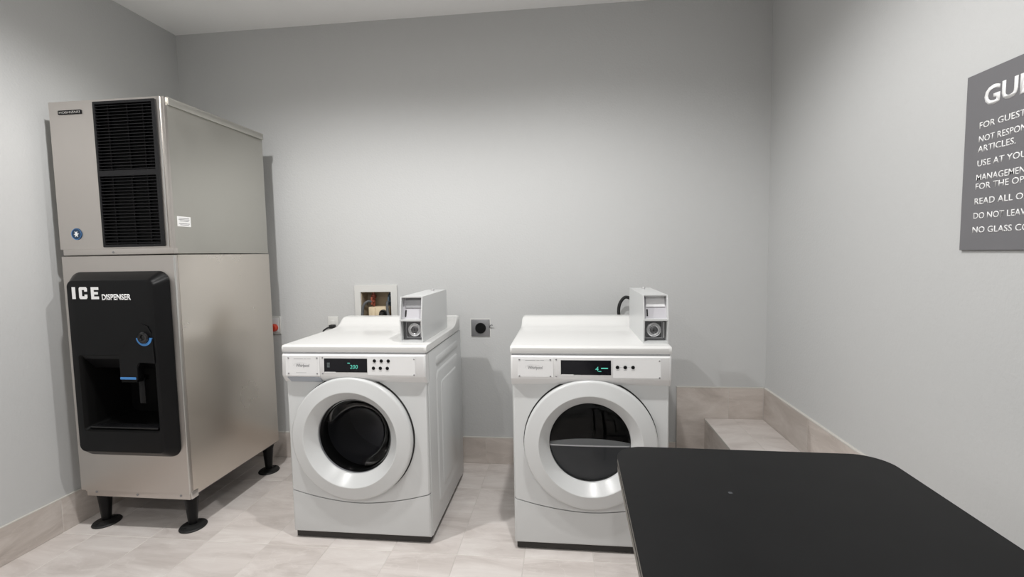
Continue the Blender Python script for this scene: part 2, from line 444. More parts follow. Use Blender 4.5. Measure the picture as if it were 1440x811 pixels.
# ------------------------------------------------------------------ laundry machines
W2 = .343; DEPTH = .70; TDEP = .675
def seam_z(x): return .190 + .055 * (abs(x) / W2) ** 1.8
DCZ = .510                                              # door centre
def machine(name, loc, kind):
    R = empty(name, loc)
    DCX = -.017 if kind == 'washer' else 0.
    # cabinet shell: sides, back and base behind the front panel
    b = bmesh.new()
    box(-W2, -W2 + .02, .022, DEPTH, .03, .905, .006, into=b); box(W2 - .02, W2, .022, DEPTH, .03, .905, .006, into=b)
    box(-W2 + .004, W2 - .004, DEPTH - .02, DEPTH - .002, .032, .903, into=b)
    box(-W2 + .004, W2 - .004, .03, DEPTH - .01, .03, .045, into=b)
    box(-W2 + .004, W2 - .004, .03, DEPTH - .01, .885, .903, into=b)
    new_obj('cabinet', b, 'enamel', R, True)
    # pressed relief on both sides
    for s in (-1, 1):
        b = bmesh.new()
        for (y0, y1, z0, z1, hgt, r) in ((.14, .60, .12, .79, .006, .045), (.20, .54, .18, .73, .010, .035)):
            out = [rrect(y0, y1, z0, z1, r), rrect(y0 + .012, y1 - .012, z0 + .012, z1 - .012, r - .008)]
            loft([[(s * (W2 - .001), a, c) for a, c in out[0]], [(s * (W2 + hgt * .6), a, c) for a, c in rrect(y0 + .005, y1 - .005, z0 + .005, z1 - .005, r - .003)],
                  [(s * (W2 + hgt), a, c) for a, c in out[1]]], into=b, cap1=True)
        loft([[(s * (W2 - .001), a, c) for a, c in rrect(.14, .60, .815, .86, .02)], [(s * (W2 + .006), a, c) for a, c in rrect(.15, .59, .824, .851, .012)]], into=b, cap1=True)
        new_obj('side_relief', b, 'enamel', R, True, 50)
    # front panel with door opening and bowed lower edge
    n = 28
    low = [(-W2 + .004 + 2 * (W2 - .004) * i / n, seam_z(-W2 + 2 * W2 * i / n) + .002) for i in range(n + 1)]
    outer = low + [(W2 - .004, .79), (-W2 + .004, .79)]
    b = plate(outer, [circ(DCX, DCZ, .205)], 0, .03)
    es = [e for e in b.edges if all(abs(v.co.y) < 1e-6 for v in e.verts) and all(abs(abs(v.co.x) - (W2 - .004)) < 1e-5 for v in e.verts)]
    bmesh.ops.bevel(b, geom=es, offset=.010, segments=4, profile=.5, affect='EDGES')
    new_obj('front_panel', b, 'enamel', R, True)
    new_obj('panel_backing', plate([(-W2 + .006, .05), (W2 - .006, .05), (W2 - .006, .80), (-W2 + .006, .80)], [circ(DCX, DCZ, .21)], .012, .028), 'seam_dark', R)
    # lower service panel
    up = [(x, z - .0045) for x, z in low][::-1]
    b = plate([(-W2 + .004, .036), (W2 - .004, .036)] + up, [], 0, .03)
    es = [e for e in b.edges if all(abs(v.co.y) < 1e-6 for v in e.verts) and (all(abs(abs(v.co.x) - (W2 - .004)) < 1e-5 for v in e.verts) or all(abs(v.co.z - .036) < 1e-5 for v in e.verts))]
    bmesh.ops.bevel(b, geom=es, offset=.010, segments=4, profile=.5, affect='EDGES')
    new_obj('lower_panel', b, 'enamel', R, True)
    new_obj('base', box(-W2 + .012, W2 - .012, .014, DEPTH - .02, .006, .034), 'kick_dark', R)
    for sx in (-1, 1):
        for yy in (.05, DEPTH - .06):
            new_obj('foot', lathe([(0, 0), (.022, 0), (.022, .008), (.014, .01), (.014, .02), (0, .02)], sx * .29, yy, 0, 'z', 20), 'rubber', R)
    # control panel
    prof = [(.004, .768), (-.028, .800), (-.031, .806), (-.027, .898), (-.022, .903), (.03, .903), (.03, .768)]
    b = bmesh.new()
    xsn = [-W2, -W2 + .004, -W2 + .012, W2 - .012, W2 - .004, W2]; ins = [.010, .004, 0, 0, .004, .010]
    loft([[(x, max(y, y + d * (y < 0)), z) for y, z in prof] for x, d in zip(xsn, ins)], into=b, cap0=True, cap1=True)
    new_obj('control_panel', b, 'panel_white', R, True, 30)
    # the face of the panel leans a little: map (x, z) on it to y
    def fy(z): return -.031 + (z - .806) / .092 * .004
    def onface(x0, x1, z0, z1, off, bev=.0): # thin slab following the lean
        return loft([[(x0, fy(z0) + .001, z0), (x1, fy(z0) + .001, z0), (x1, fy(z1) + .001, z1), (x0, fy(z1) + .001, z1)],
                     [(x0, fy(z0) - off, z0), (x1, fy(z0) - off, z0), (x1, fy(z1) - off, z1), (x0, fy(z1) - off, z1)]], cap0=True, cap1=True)
    def outline(x0, x1, z0, z1, t=.0009, off=.0008):
        b_ = bmesh.new()
        for q in ((x0, x1, z0, z0 + t), (x0, x1, z1 - t, z1), (x0, x0 + t, z0, z1), (x1 - t, x1, z0, z1)): merge(b_, onface(*q, off))
        return b_
    washer = kind == 'washer'
    npx0, npx1 = (-.318, -.153) if washer else (-.318, -.157)
    npz0, npz1 = .812, .893
    if washer:
        dr = new_obj('detergent_drawer', onface(npx0, npx1, .806, .898, .003), 'panel_white', R)
        new_obj('grip_shade', loft([[(npx0 + .004, -.0265, .7985), (npx1 - .002, -.0265, .7985), (npx1 - .004, .001, .772), (npx0 + .008, .001, .772)],
                              [(npx0 + .004, -.0295, .7965), (npx1 - .002, -.0295, .7965), (npx1 - .004, -.004, .770), (npx0 + .008, -.004, .770)]], cap0=True, cap1=True), 'grip_shade_grey', dr)  # blue-grey slab imitates the shaded hand recess under the drawer
    else:
        dr = new_obj('name_plate', onface(npx0 + .006, npx1, npz0, npz1, .0012), 'panel_white', R)
    k = .003 if washer else .0012
    def ft(body, x, z, cap, mm, par, **kw):
        new_obj('lettering', text_front(body, x, fy(z + cap / 2) - k - .0002, z, cap, **kw), mm, par)
    new_obj('border_line', outline(npx0 + .014, npx1 - .010, npz0 + .004, npz1 - .006, off=k + .0004), 'plate_white', dr)
    ft('Whirlpool', npx0 + .050, .846, .0145, 'print_grey', dr, width=.064, shear=.12)
    b = lathe([(.034, 0), (.0347, 0), (.0347, -.0004), (.034, -.0004)], 0, 0, 0, n=32, a0=.15 * PI, a1=1.05 * PI)
    for v in b.verts: v.co.z *= .36
    bmesh.ops.translate(b, verts=b.verts[:], vec=(npx0 + .074, fy(.852) - k - .0006, .854))
    new_obj('logo_swoosh', b, 'line_grey', dr)
    b = bmesh.new()
    for i, (xa, xb) in enumerate(((.040, .085), (.089, .102), (.105, .122))): merge(b, onface(npx0 + xa, npx0 + xb, npz1 - .0095, npz1 - .0075, k + .0004))
    if washer: merge(b, onface(npx0 + .05, npx0 + .10, npz0 + .007, npz0 + .0085, k + .0004))
    new_obj('fine_print', b, 'line_grey', dr)
    def screw(x, z, par, off=.0):
        new_obj('screw', lathe([(.0036, .001), (.0036, -.0015), (.0024, -.0026), (0, -.0026)], x, fy(z) - off, z, n=14), 'screw', par, True)
    for x in (npx0 + .014, npx1 - .012):
        for z in (npz0 + .004, npz1 - .005): screw(x, z, dr, k)
    for z in (npz0 + .004, npz1 - .004): screw(npx1 + .013, z, R)
    for z in (npz0 + .002, npz1 - .008): screw(.292, z, R)
    new_obj('overlay', onface(.075 if washer else .098, .297, .812, .893, .0008), 'panel_white', R)
    new_obj('overlay_line', outline(.075 if washer else .098, .300, .811, .894, .0008, .0010), 'plate_white', R)
    dx0, dx1 = (-.132, .073) if washer else (-.124, .090)
    ds = new_obj('display', onface(dx0, dx1, .823, .886, .0012), 'display_glass', R)
    new_obj('display_notch', onface(dx0 + .002, dx0 + .055, .8205, .8245, .0016), 'panel_white', R)
    if washer:
        new_obj('digit', text_front('200', dx0 + .124, fy(.85) - .0018, .8395, .0175, width=.036, shear=.12), 'digit_green', ds)
        b = onface(dx0 + .112, dx0 + .124, .8635, .8665, .0018); new_obj('indicator', b, 'digit_green', ds)
        b = bmesh.new()
        for z in (.846, .852, .858, .864): merge(b, onface(dx0 + .014, dx0 + .027, z, z + .0018, .0016))
        new_obj('fine_print', b, 'digit_dim', ds)
    else:
        new_obj('digit', text_front('4', dx0 + .147, fy(.85) - .0018, .840, .019, width=.014, shear=.05), 'digit_green', ds)
        b = onface(dx0 + .172, dx0 + .201, .850, .8545, .0018); merge(b, onface(dx0 + .160, dx0 + .173, .8375, .8405, .0018))
        new_obj('indicator', b, 'digit_green', ds)
    rows = ((.876, .108), (.843, .103)) if washer else ((.857, .117),)
    for z, x0 in rows:
        b = bmesh.new()
        for i in range(3):
            x = x0 + i * .0325
            new_obj('button', lathe([(.0078, .001), (.0078, -.002), (.0062, -.0038), (0, -.0042)], x, fy(z), z, n=20), 'black_plastic', R, True)
            merge(b, onface(x - .007, x + .007, z - .0135, z - .012, .0012))
            if i < 2: merge(b, onface(x + .010, x + .022, z - .0005, z + .0005, .0012))
        new_obj('button_print', b, 'line_grey', R)
    # worktop with a raised rear ramp
    pr = [(-.012, .912), (-.016, .918), (-.016, .936), (-.008, .944), (.0, .9455), (.46, .9455), (.500, .946), (.530, .949), (.556, .957),
          (.578, .971), (.594, .984), (.608, .9910), (.624, .9930), (TDEP - .006, .993), (TDEP, .987), (TDEP, .912)]
    def inset(d, e): return [(max(-.016 + e, min(TDEP - e, y)), .912 + (z - .912) * (1 - d)) for y, z in pr]
    lo = []
    for x, d, e in ((-W2 - .004, .25, .008), (-W2 - .003, .10, .003), (-W2 + .003, .02, 0), (-W2 + .012, 0, 0), (W2 - .012, 0, 0), (W2 - .003, .02, 0), (W2 + .003, .10, .003), (W2 + .004, .25, .008)):
        lo.append([(x, y, z) for y, z in inset(d, e)])
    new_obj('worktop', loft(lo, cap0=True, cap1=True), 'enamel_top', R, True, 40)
    new_obj('worktop_gap', box(-W2 + .004, W2 - .004, -.006, TDEP - .01, .902, .913), 'line_grey', R)
    # door: domed ring, sloped bowl, glass
    dy = -.002
    ring = [(.262, .010), (.284, .004), (.2885, -.006), (.2895, -.020)]
    ring += [(.2775 + .012 * math.cos(t * PI / 16), -.0225 - .0145 * math.sin(t * PI / 16)) for t in range(1, 8)]
    ring += [(.274, -.0378), (.262, -.0405), (.245, -.0442), (.2285, -.0478), (.2262, -.0484), (.2240, -.0484), (.2222, -.0473), (.2208, -.0455),
             (.1815, -.002), (.1795, .001), (.178, .005), (.178, .020), (.262, .020)]
    d = new_obj('door', lathe(ring, DCX, dy, DCZ, n=96), 'enamel', R, True, 24)
    new_obj('door_seal', lathe([(.290, .004), (.2935, .003), (.2935, -.001), (.286, -.0015)], DCX, 0, DCZ, n=96), 'seam_dark', d, True)
    if washer:
        new_obj('glass', lathe([(.178, .008), (.172, .010), (.160, .03), (.145, .07), (.125, .105), (.09, .125), (.045, .133), (0, .135)], DCX, dy, DCZ, n=64), 'glass_dark', d, True, 60)
        new_obj('gasket', lathe([(.179, .012), (.200, .03), (.200, .06), (.188, .085), (.186, .11), (.205, .12)], DCX, 0, DCZ, n=64), 'rubber', R, True, 60)
        dm = new_obj('drum', lathe([(.205, .12), (.235, .14), (.25, .16), (.25, .40), (.235, .43), (.15, .44), (.13, .43), (.05, .43), (.03, .42), (0, .42)], DCX, 0, DCZ, n=64), 'drum_steel', R, True, 40)
        for i in range(3):
            a = .6 + i * 2 * PI / 3; b = box(-.022, .022, .17, .39, .19, .25, .012)
            bmesh.ops.rotate(b, verts=b.verts[:], cent=(0, 0, 0), matrix=Matrix.Rotation(a, 3, 'Y')); bmesh.ops.translate(b, verts=b.verts[:], vec=(DCX, 0, DCZ))
            new_obj('drum_paddle', b, 'drum_steel', dm, True)
    else:
        new_obj('glass', lathe([(.1785, .008), (.172, .004), (.15, .0), (.10, -.004), (.05, -.006), (0, -.0065)], DCX, dy, DCZ, n=64), 'glass_smoke', d, True, 60)
    if not washer:
        new_obj('drum', lathe([(.179, .021), (.205, .035), (.26, .06), (.26, .40), (.25, .42), (0, .42)], DCX, 0, DCZ, n=64), 'dryer_drum', R, True, 40)
        arc_ = [(.176 * math.cos(PI * 1.03 + PI * .94 * i / 30), DCZ + .176 * math.sin(PI * 1.03 + PI * .94 * i / 30)) for i in range(31)]
        lp = new_obj('lint_housing', plate(arc_, [], .016, .024), 'lint_grey', d)
        ny = 24; top_ = [(-.170 + .340 * i / ny, .012 - .004 * (1 - (2 * i / ny - 1) ** 2)) for i in range(ny + 1)] + [(.205 - .41 * i / ny, .030 + .055 * (1 - (2 * i / ny - 1) ** 2)) for i in range(ny + 1)]
        new_obj('lint_shelf', plate(top_, [], DCZ - .020, DCZ - .014, plane='xy'), 'letter_white', lp)
    # coin meter box at the right of the worktop
    cx0, cx1 = (.207, .313) if washer else (.236, .343)
    y0, y1, z0, z1, zm = .062, .505, .944, 1.158, 1.050
    t = .0055
    side = [(y0, z1), (y0 - .022, zm + .002), (y0 - .012, z0), (y1, z0), (y1, z1)]
    b = bmesh.new()
    extrude_x(side, cx0, cx0 + t, into=b); extrude_x(side, cx1 - t, cx1, into=b)
    extrude_x([(y0, z1), (y0 + .0015, z1 - t), (y1, z1 - t), (y1, z1)], cx0 + t, cx1 - t, into=b)
    extrude_x([(y0 - .012, z0), (y0 - .0128, z0 + .011), (y1, z0 + .011), (y1, z0)], cx0 + t, cx1 - t, into=b)
    extrude_x([(y0 - .0215, zm - .003), (y0 - .0215, zm + .005), (y0 + .06, zm + .005), (y0 + .06, zm - .003)], cx0 + t, cx1 - t, into=b)
    box(cx0 + t, cx1 - t, y1 - t, y1, z0 + .011, z1 - t, into=b)
    cb = new_obj('coin_box', b, 'enamel', R); cb['label'] = 'white coin meter box with lock'
    new_obj('slot_plate', extrude_x([(y0 + .034, z1 - t), (y0 + .002, zm + .005), (y0 + .03, zm + .005), (y0 + .06, z1 - t)], cx0 + t, cx1 - t), 'slot_white', cb)
    new_obj('slot_cover', extrude_x([(y0 + .0300, z1 - t - .002), (y0 + .0140, zm + .055), (y0 + .020, zm + .055), (y0 + .036, z1 - t - .002)], cx0 + t + .012, cx1 - t - .004), 'plate_white' if not washer else 'cast_grey', cb)
    new_obj('coin_slot', extrude_x([(y0 + .0120, zm + .044), (y0 + .0032, zm + .014), (y0 + .008, zm + .014), (y0 + .017, zm + .044)], cx0 + t + .012, cx0 + t + .0185), 'rubber', cb)
    cc = (cx0 + cx1) / 2 + (.008 if washer else -.004); cz = (z0 + zm) / 2 + .006
    new_obj('cash_door', box(cx0 + t, cx1 - t, y0 + .016, y0 + .03, z0 + .011, zm - .003), 'dark_steel', cb)
    new_obj('cash_door_frame', plate([(cc - .040, cz - .038), (cc + .038, cz - .038), (cc + .038, cz + .040), (cc - .040, cz + .040)], [rrect(cc - .037, cc + .034, cz - .034, cz + .036, .006)], y0 + .010, y0 + .017), 'cast_grey', cb)
    new_obj('door_rod', lathe([(.0025, 0), (.0025, .07)], cx1 - t - .009, y0 + .010, cz - .035, 'z', 10), 'chrome', cb, True)
    lk = new_obj('lock', lathe([(.031, .001), (.031, -.007), (.028, -.009), (.025, -.006), (.0235, -.004), (.0225, -.008), (.0195, -.012), (.0165, -.010), (.0155, -.004), (.0155, .002)], cc, y0 + .015, cz, n=40), 'chrome', cb, True, 50)
    new_obj('lock_core', lathe([(.0155, 0), (.0155, -.006), (.012, -.008), (0, -.008)], cc, y0 + .015, cz, n=28), 'dark_steel', lk, True)
    new_obj('keyway', box(cc - .0015, cc + .0015, y0 + .0062, y0 + .0075, cz - .007, cz + .006), 'rubber', lk)
    b = lathe([(0, .012), (.006, .011), (.008, .004), (.008, 0)], (cx0 + cx1) / 2 + .004, .41, z1, 'z', 18)
    new_obj('top_screw', b, 'chrome', cb, True)
    return R

FWY = 2.080
wash = machine('washing_machine', (-1.3159 + W2, FWY, 0), 'washer')
tag(wash, 'white front-load washing machine with drum behind clear glass, two rows of buttons', 'washing machine', 'coin laundry machines')
dryr = machine('tumble_dryer', (-.2448 + W2, FWY, 0), 'dryer')
tag(dryr, 'white front-load dryer with smoked door glass, standing beside the black table', 'dryer', 'coin laundry machines')

# ------------------------------------------------------------------ ice dispenser and ice maker head
IX, IY, IW, ID = -2.427, 2.063, .596, .727
Z0, ZM, ZTOP = .176, 1.375, 2.100
disp = empty('ice_dispenser', (IX, IY, 0))
tag(disp, 'stainless steel ice dispenser with black front bezel, standing on four black legs', 'ice dispenser')
b = bmesh.new()
box(.0, .006, .022, ID, Z0 + .012, ZM - .002, .002, into=b); box(IW - .006, IW, .022, ID, Z0 + .012, ZM - .002, .002, into=b)
box(.004, IW - .004, ID - .006, ID - .0005, Z0 + .013, ZM - .003, into=b)
box(.004, IW - .004, .022, ID - .004, ZM - .010, ZM - .003, into=b); box(.004, IW - .004, .022, ID - .004, Z0 + .013, Z0 + .02, into=b)
new_obj('body', b, 'steel_lower', disp, True)
b = plate([(.002, Z0 + .03), (IW - .001, Z0 + .03), (IW - .001, ZM - .004), (.002, ZM - .004)], [[(.10, .50), (.54, .50), (.54, .94), (.10, .94)]], 0, .021)
new_obj('front_panel', b, 'steel', disp, True)
new_obj('front_skirt', box(.030, IW - .004, .002, .024, Z0, Z0 + .031, .002), 'steel', disp, True)
new_obj('corner_post', box(IW - .022, IW + .003, .008, .05, Z0, Z0 + .036, .002), 'steel_edge', disp, True)
new_obj('corner_edge', box(IW - .005, IW + .0015, -.0015, .008, Z0 + .03, ZM - .004, .002), 'steel_edge', disp, True)
new_obj('under_tray', box(.02, IW - .012, .03, ID - .01, Z0 + .002, Z0 + .014), 'dark_steel', disp)
for x, z in ((.085, Z0 + .022), (.31, Z0 + .016), (.545, Z0 + .020)):
    new_obj('screw', lathe([(.006, .003), (.006, -.001), (.003, -.003), (0, -.003)], x, .001, z, n=14), 'screw', disp, True)
for x, yy in ((.055, .068), (.541, .068), (.055, ID - .035), (.541, ID - .035)):
    lg = new_obj('leg', lathe([(.036, Z0 + .004), (.036, Z0 - .012), (.031, Z0 - .03), (.021, .028), (.019, .012), (0, .012)], x, yy, 0, 'z', 28), 'black_plastic', disp, True)
    b = lathe([(0, 0), (.058, 0), (.060, .004), (.056, .010), (.030, .014), (.020, .020), (0, .020)], 0, 0, 0, 'z', 36)
    for v in b.verts: v.co.y *= 1.10
    bmesh.ops.translate(b, verts=b.verts[:], vec=(x, yy, 0))
    new_obj('flange_foot', b, 'rubber', lg, True)
    for sx in (-1, 1):
        new_obj('foot_bolt', lathe([(.007, .008), (.007, .016), (0, .016)], x + sx * .012, yy + sx * .043, 0, 'z', 8), 'rubber', lg)
# black bezel with the cavity
BX0, BX1, BZ0, BZ1 = .045, .566, .394, 1.297
loops = []
for d, yy, r in ((0, 0, .052), (0.003, -.010, .052), (.036, -.0545, .034), (.038, -.0585, .032), (.041, -.0608, .030), (.0445, -.0615, .028)):
    loops.append([(a, yy, c) for a, c in rrect(BX0 + d, BX1 - d * .85, BZ0 + d, BZ1 - d, r, 8)])
b = loft(loops)
fr = [(p[0], p[2]) for p in loops[-1]]
HX0, HX1, HZ0, HZ1 = .118, .518, .533, .905
hole = rrect(HX0, HX1, HZ0, HZ1, .014, 4)
es = []
A = [b.verts.new((x, -.0615, z)) for x, z in fr]; B = [b.verts.new((x, -.0615, z)) for x, z in hole]
for L_ in (A, B): es += [b.edges.new((L_[i], L_[(i + 1) % len(L_)])) for i in range(len(L_))]
bmesh.ops.triangle_fill(b, edges=es, use_beauty=True)
bmesh.ops.remove_doubles(b, verts=b.verts[:], dist=1e-5)
bz = new_obj('bezel', b, 'black_plastic', disp, True, 24)
bz['label'] = 'black plastic dispenser bezel with ICE DISPENSER lettering'
cav = []
for d, yy in ((0, -.0615), (.004, -.058), (.010, -.04), (.016, .0)):
    cav.append([(a, yy, c) for a, c in rrect(HX0 + d, HX1 - d, HZ0 + d, HZ1 - d, .014, 4)])
cav.append([(a, .16, c) for a, c in rrect(HX0 + .04, HX1 - .04, HZ0 + .03, HZ1 - .03, .04, 4)])
new_obj('cavity', loft(cav, cap1=True), 'cavity_black', bz, True, 40)
# hole for the cavity behind: dark liner stays inside the bezel depth
new_obj('drip_tray', box(HX0 + .02, HX1 - .02, -.052, .0, HZ0 + .012, HZ0 + .022, .004), 'black_gloss', bz, True)
new_obj('upper_shroud', extrude_x([(-.06, HZ1 - .001), (-.05, HZ1 - .02), (.0, HZ1 - .075), (.0, HZ1 - .001)], HX0 + .02, HX1 - .02), 'black_plastic', bz)
ch_out = [(.333, .792), (.424, .792), (.430, .850), (.440, .868), (.517, .872), (.519, .975), (.512, 1.012), (.492, 1.040), (.462, 1.050), (.428, 1.043), (.402, 1.020), (.372, .962), (.350, .925), (.334, .895)]
b = plate(ch_out, [], -.066, -.03)
es = [e for e in b.edges if all(abs(v.co.y + .066) < 1e-6 for v in e.verts) and len(e.link_faces) == 2 and e.calc_face_angle() > .5]
bmesh.ops.bevel(b, geom=es, offset=.004, segments=3, affect='EDGES')
ch = new_obj('chute', b, 'black_plastic', bz, True, 40)
ch2 = [(.340, .800), (.418, .800), (.420, .88), (.340, .88)]
new_obj('chute_spout', plate([(.338, .776), (.420, .776), (.422, .80), (.336, .80)], [], -.063, .0), 'cavity_black', bz)
new_obj('blue_stripe', box(.336, .418, -.0675, -.060, .790, .801, .0015), 'blue_mark', bz)
new_obj('lever', box(.392, .424, -.030, -.020, .665, .790, .004), 'black_plastic', bz, True)
lkx, lkz = .474, .990
b = bmesh.new()
arc = []
NA = 20
for ro, ri in ((.040, .028),):
    outl = [(lkx + ro * math.cos(PI * 1.02 + PI * .96 * i / NA), lkz + ro * math.sin(PI * 1.02 + PI * .96 * i / NA)) for i in range(NA + 1)]
    innl = [(lkx + ri * math.cos(PI * 1.98 - PI * .96 * i / NA), lkz + ri * math.sin(PI * 1.98 - PI * .96 * i / NA)) for i in range(NA + 1)]
new_obj('blue_arc', plate(outl + innl, [], -.0675, -.060), 'blue_mark', bz)
new_obj('push_button', lathe([(.027, -.060), (.027, -.074), (.022, -.079), (.013, -.076), (.010, -.070), (0, -.070)], lkx, 0, lkz, n=36), 'black_gloss', bz, True, 40)
# ICE: heavy block letters; DISPENSER smaller
def poly_letter(pts, x, z, wd, ht):
    return plate([(x + a * wd, z + c * ht) for a, c in pts], [], -.0622, -.0612)
I_ = [(0, 0), (1, 0), (1, 1), (0, 1)]
C_ = [(.12, 0), (.88, 0), (1, .12), (1, .38), (.66, .38), (.66, .24), (.36, .24), (.36, .76), (.66, .76), (.66, .62), (1, .62), (1, .88), (.88, 1), (.12, 1), (0, .88), (0, .12)]
E_ = [(0, 0), (1, 0), (1, .23), (.38, .23), (.38, .39), (.9, .39), (.9, .61), (.38, .61), (.38, .77), (1, .77), (1, 1), (0, 1)]
new_obj('letter', poly_letter(I_, .113, 1.172, .018, .056), 'letter_white', bz)
new_obj('letter', poly_letter(C_, .150, 1.171, .043, .057), 'letter_white', bz)
new_obj('letter', poly_letter(E_, .213, 1.170, .040, .057), 'letter_white', bz)
new_obj('lettering', text_front('DISPENSER', .268, -.0618, 1.1655, .0275, width=.150, bold=.032), 'letter_white', bz)

head = empty('ice_maker', (IX, IY, ZM))
tag(head, 'stainless steel ice maker head with black louvred grille, stacked on the dispenser', 'ice maker')
hz = ZTOP - ZM
new_obj('body', box(0, IW - .002, .018, ID - .003, .002, hz - .002, .003), 'steel_side', head, True)
GX0, GX1, GZ0, GZ1 = .240, .556, .040, .712
new_obj('front_panel', plate(rrect(.0, IW - .026, .030, hz, .003, 2), [[(GX0, GZ0), (GX1, GZ0), (GX1, GZ1), (GX0, GZ1)]], 0, .018), 'steel', head)
new_obj('corner_edge', box(IW - .026, IW - .018, -.002, .018, .030, hz + .001, .002), 'steel_edge', head, True)
new_obj('corner_post', box(IW - .018, IW, .0, .018, .002, hz, .002), 'steel', head, True)
new_obj('bottom_skirt', box(.022, IW + .008, -.008, .019, .002, .030, .003), 'steel', head, True)
new_obj('screw', lathe([(.006, .003), (.006, -.001), (.003, -.003), (0, -.003)], .29, -.008, .014, n=14), 'screw', head, True)
lid = bmesh.new()
box(-.002, IW + .004, .022, ID, hz - .004, hz + .002, .001, into=lid)
box(IW - .001, IW + .004, .022, ID, hz - .034, hz - .003, .001, into=lid)
box(-.002, .003, .022, ID, hz - .034, hz - .003, .001, into=lid)
new_obj('lid', lid, 'steel_side', head, True)
new_obj('lid_edge', box(IW + .0035, IW + .0055, .022, .026, hz - .034, hz, .0005), 'steel_edge', head)
gr = new_obj('grille', plate(rrect(GX0 - .002, GX1 + .002, GZ0 - .002, GZ1 + .002, .004, 3), [rrect(GX0 + .008, GX1 - .016, .396, GZ1 - .010, .002, 2), rrect(GX0 + .008, GX1 - .016, GZ0 + .010, .370, .002, 2)], -.007, .012), 'grille_black', head)
gr['label'] = 'black louvred air grille'
new_obj('grille_back', box(GX0, GX1, .0165, .0178, GZ0, GZ1), 'cavity_black', gr)
sm = None
for lo_, hi_ in ((GZ0 + .010, .370), (.396, GZ1 - .010)):
    nsl = 21; p = (hi_ - lo_) / nsl
    for i in range(nsl):
        if sm is None:
            q = [(-.0055, -.0030), (-.0055, -.0012), (.010, .0055), (.010, .0037)]
            t_ = extrude_x(q, GX0 + .006, GX1 - .014); bmesh.ops.recalc_face_normals(t_, faces=t_.faces[:])
            sm = bpy.data.meshes.new('slat'); t_.to_mesh(sm); t_.free(); sm.materials.append(MATS['grille_black'])
        o = bpy.data.objects.new('slat', sm); COL.objects.link(o); o.parent = gr; o.location = (0, 0, lo_ + (i + .5) * p)
for x in (GX0 + .06, GX0 + .16, GX0 + .24):
    new_obj('mullion', box(x - .003, x + .003, .008, .0165, GZ0 + .01, GZ1 - .01), 'grille_black', gr)
bd = new_obj('badge', plate(rrect(.050, .174, .664, .684, .004, 3), [], -.003, .001), 'black_plastic', head)
new_obj('lettering', text_front('HOSHIZAKI', .057, -.0032, .669, .010, width=.109, bold=.012), 'steel_edge', bd)
em = new_obj('emblem', lathe([(.028, .001), (.028, -.002), (.0265, -.0035), (0, -.0035)], .096, 0, .104, n=36), 'emblem_blue', head, True, 30)
new_obj('emblem_ring', lathe([(.0245, -.0036), (.0265, -.0042), (.0265, -.0036), (.0245, -.0034)], .096, 0, .104, n=36), 'blue_mark', em)
b = plate([(.096 + a * .016, .104 + c * .016) for a, c in ((-.9, -.2), (-.3, -.2), (-.5, -.9), (0, -.55), (.5, -.9), (.35, -.2), (.95, .1), (.3, .2), (.35, .9), (0, .5), (-.55, .85), (-.35, .2))], [], -.0042, -.0034)
new_obj('emblem_bird', b, 'letter_white', em)
lb = new_obj('label_sticker', box(IW - .003, IW - .0012, .036, .118, .132, .180), 'label_white', head)
b = bmesh.new()
for z, a, c in ((.171, .046, .108), (.165, .044, .110), (.158, .050, .104), (.146, .044, .110), (.140, .052, .104)):
    box(IW - .0013, IW - .0009, a, c, z - .0012, z + .0012, into=b)
new_obj('fine_print', b, 'print_grey', lb)

# ------------------------------------------------------------------ black table
TZ = .742
tb = empty('laundry_table', (.517, .72, 0), math.radians(-.9))
tag(tb, 'long black-topped table with rounded corners beside the right wall', 'table')
tw, tl = .381, .762
b = plate(rrect(-tw, tw, -tl, tl, .085, 10), [], TZ - .004, TZ, plane='xy')
new_obj('table_top', b, 'table_black', tb)
new_obj('top_core', plate(rrect(-tw + .0005, tw - .0005, -tl + .0005, tl - .0005, .085, 10), [], TZ - .044, TZ - .0042, plane='xy'), 'table_edge', tb)
b = plate(rrect(-tw - .0008, tw + .0008, -tl - .0008, tl + .0008, .0858, 10), [rrect(-tw + .002, tw - .002, -tl + .002, tl - .002, .083, 10)], TZ - .019, TZ - .014, plane='xy')
new_obj('edge_band', b, 'kick_dark', tb)
for sy in (-1, 1):
    for sx in (-1, 1):
        lg = new_obj('leg', lathe([(.016, .012), (.016, TZ - .044)], sx * .24, sy * .56, 0, 'z', 20), 'black_plastic', tb, True)
        new_obj('foot_cap', lathe([(0, 0), (.02, 0), (.02, .014), (.016, .02)], sx * .24, sy * .56, 0, 'z', 20), 'rubber', lg, True)
    new_obj('crossbar', tube([(-.24, sy * .56, .28), (0, sy * .56, .28), (.24, sy * .56, .28)], .010), 'black_plastic', tb, True)
b = lathe([(0, TZ + .0006), (.005, TZ + .0005), (.0055, TZ)], -.12, .49, 0, 'z', 12)
new_obj('mark', b, 'lint_grey', tb)

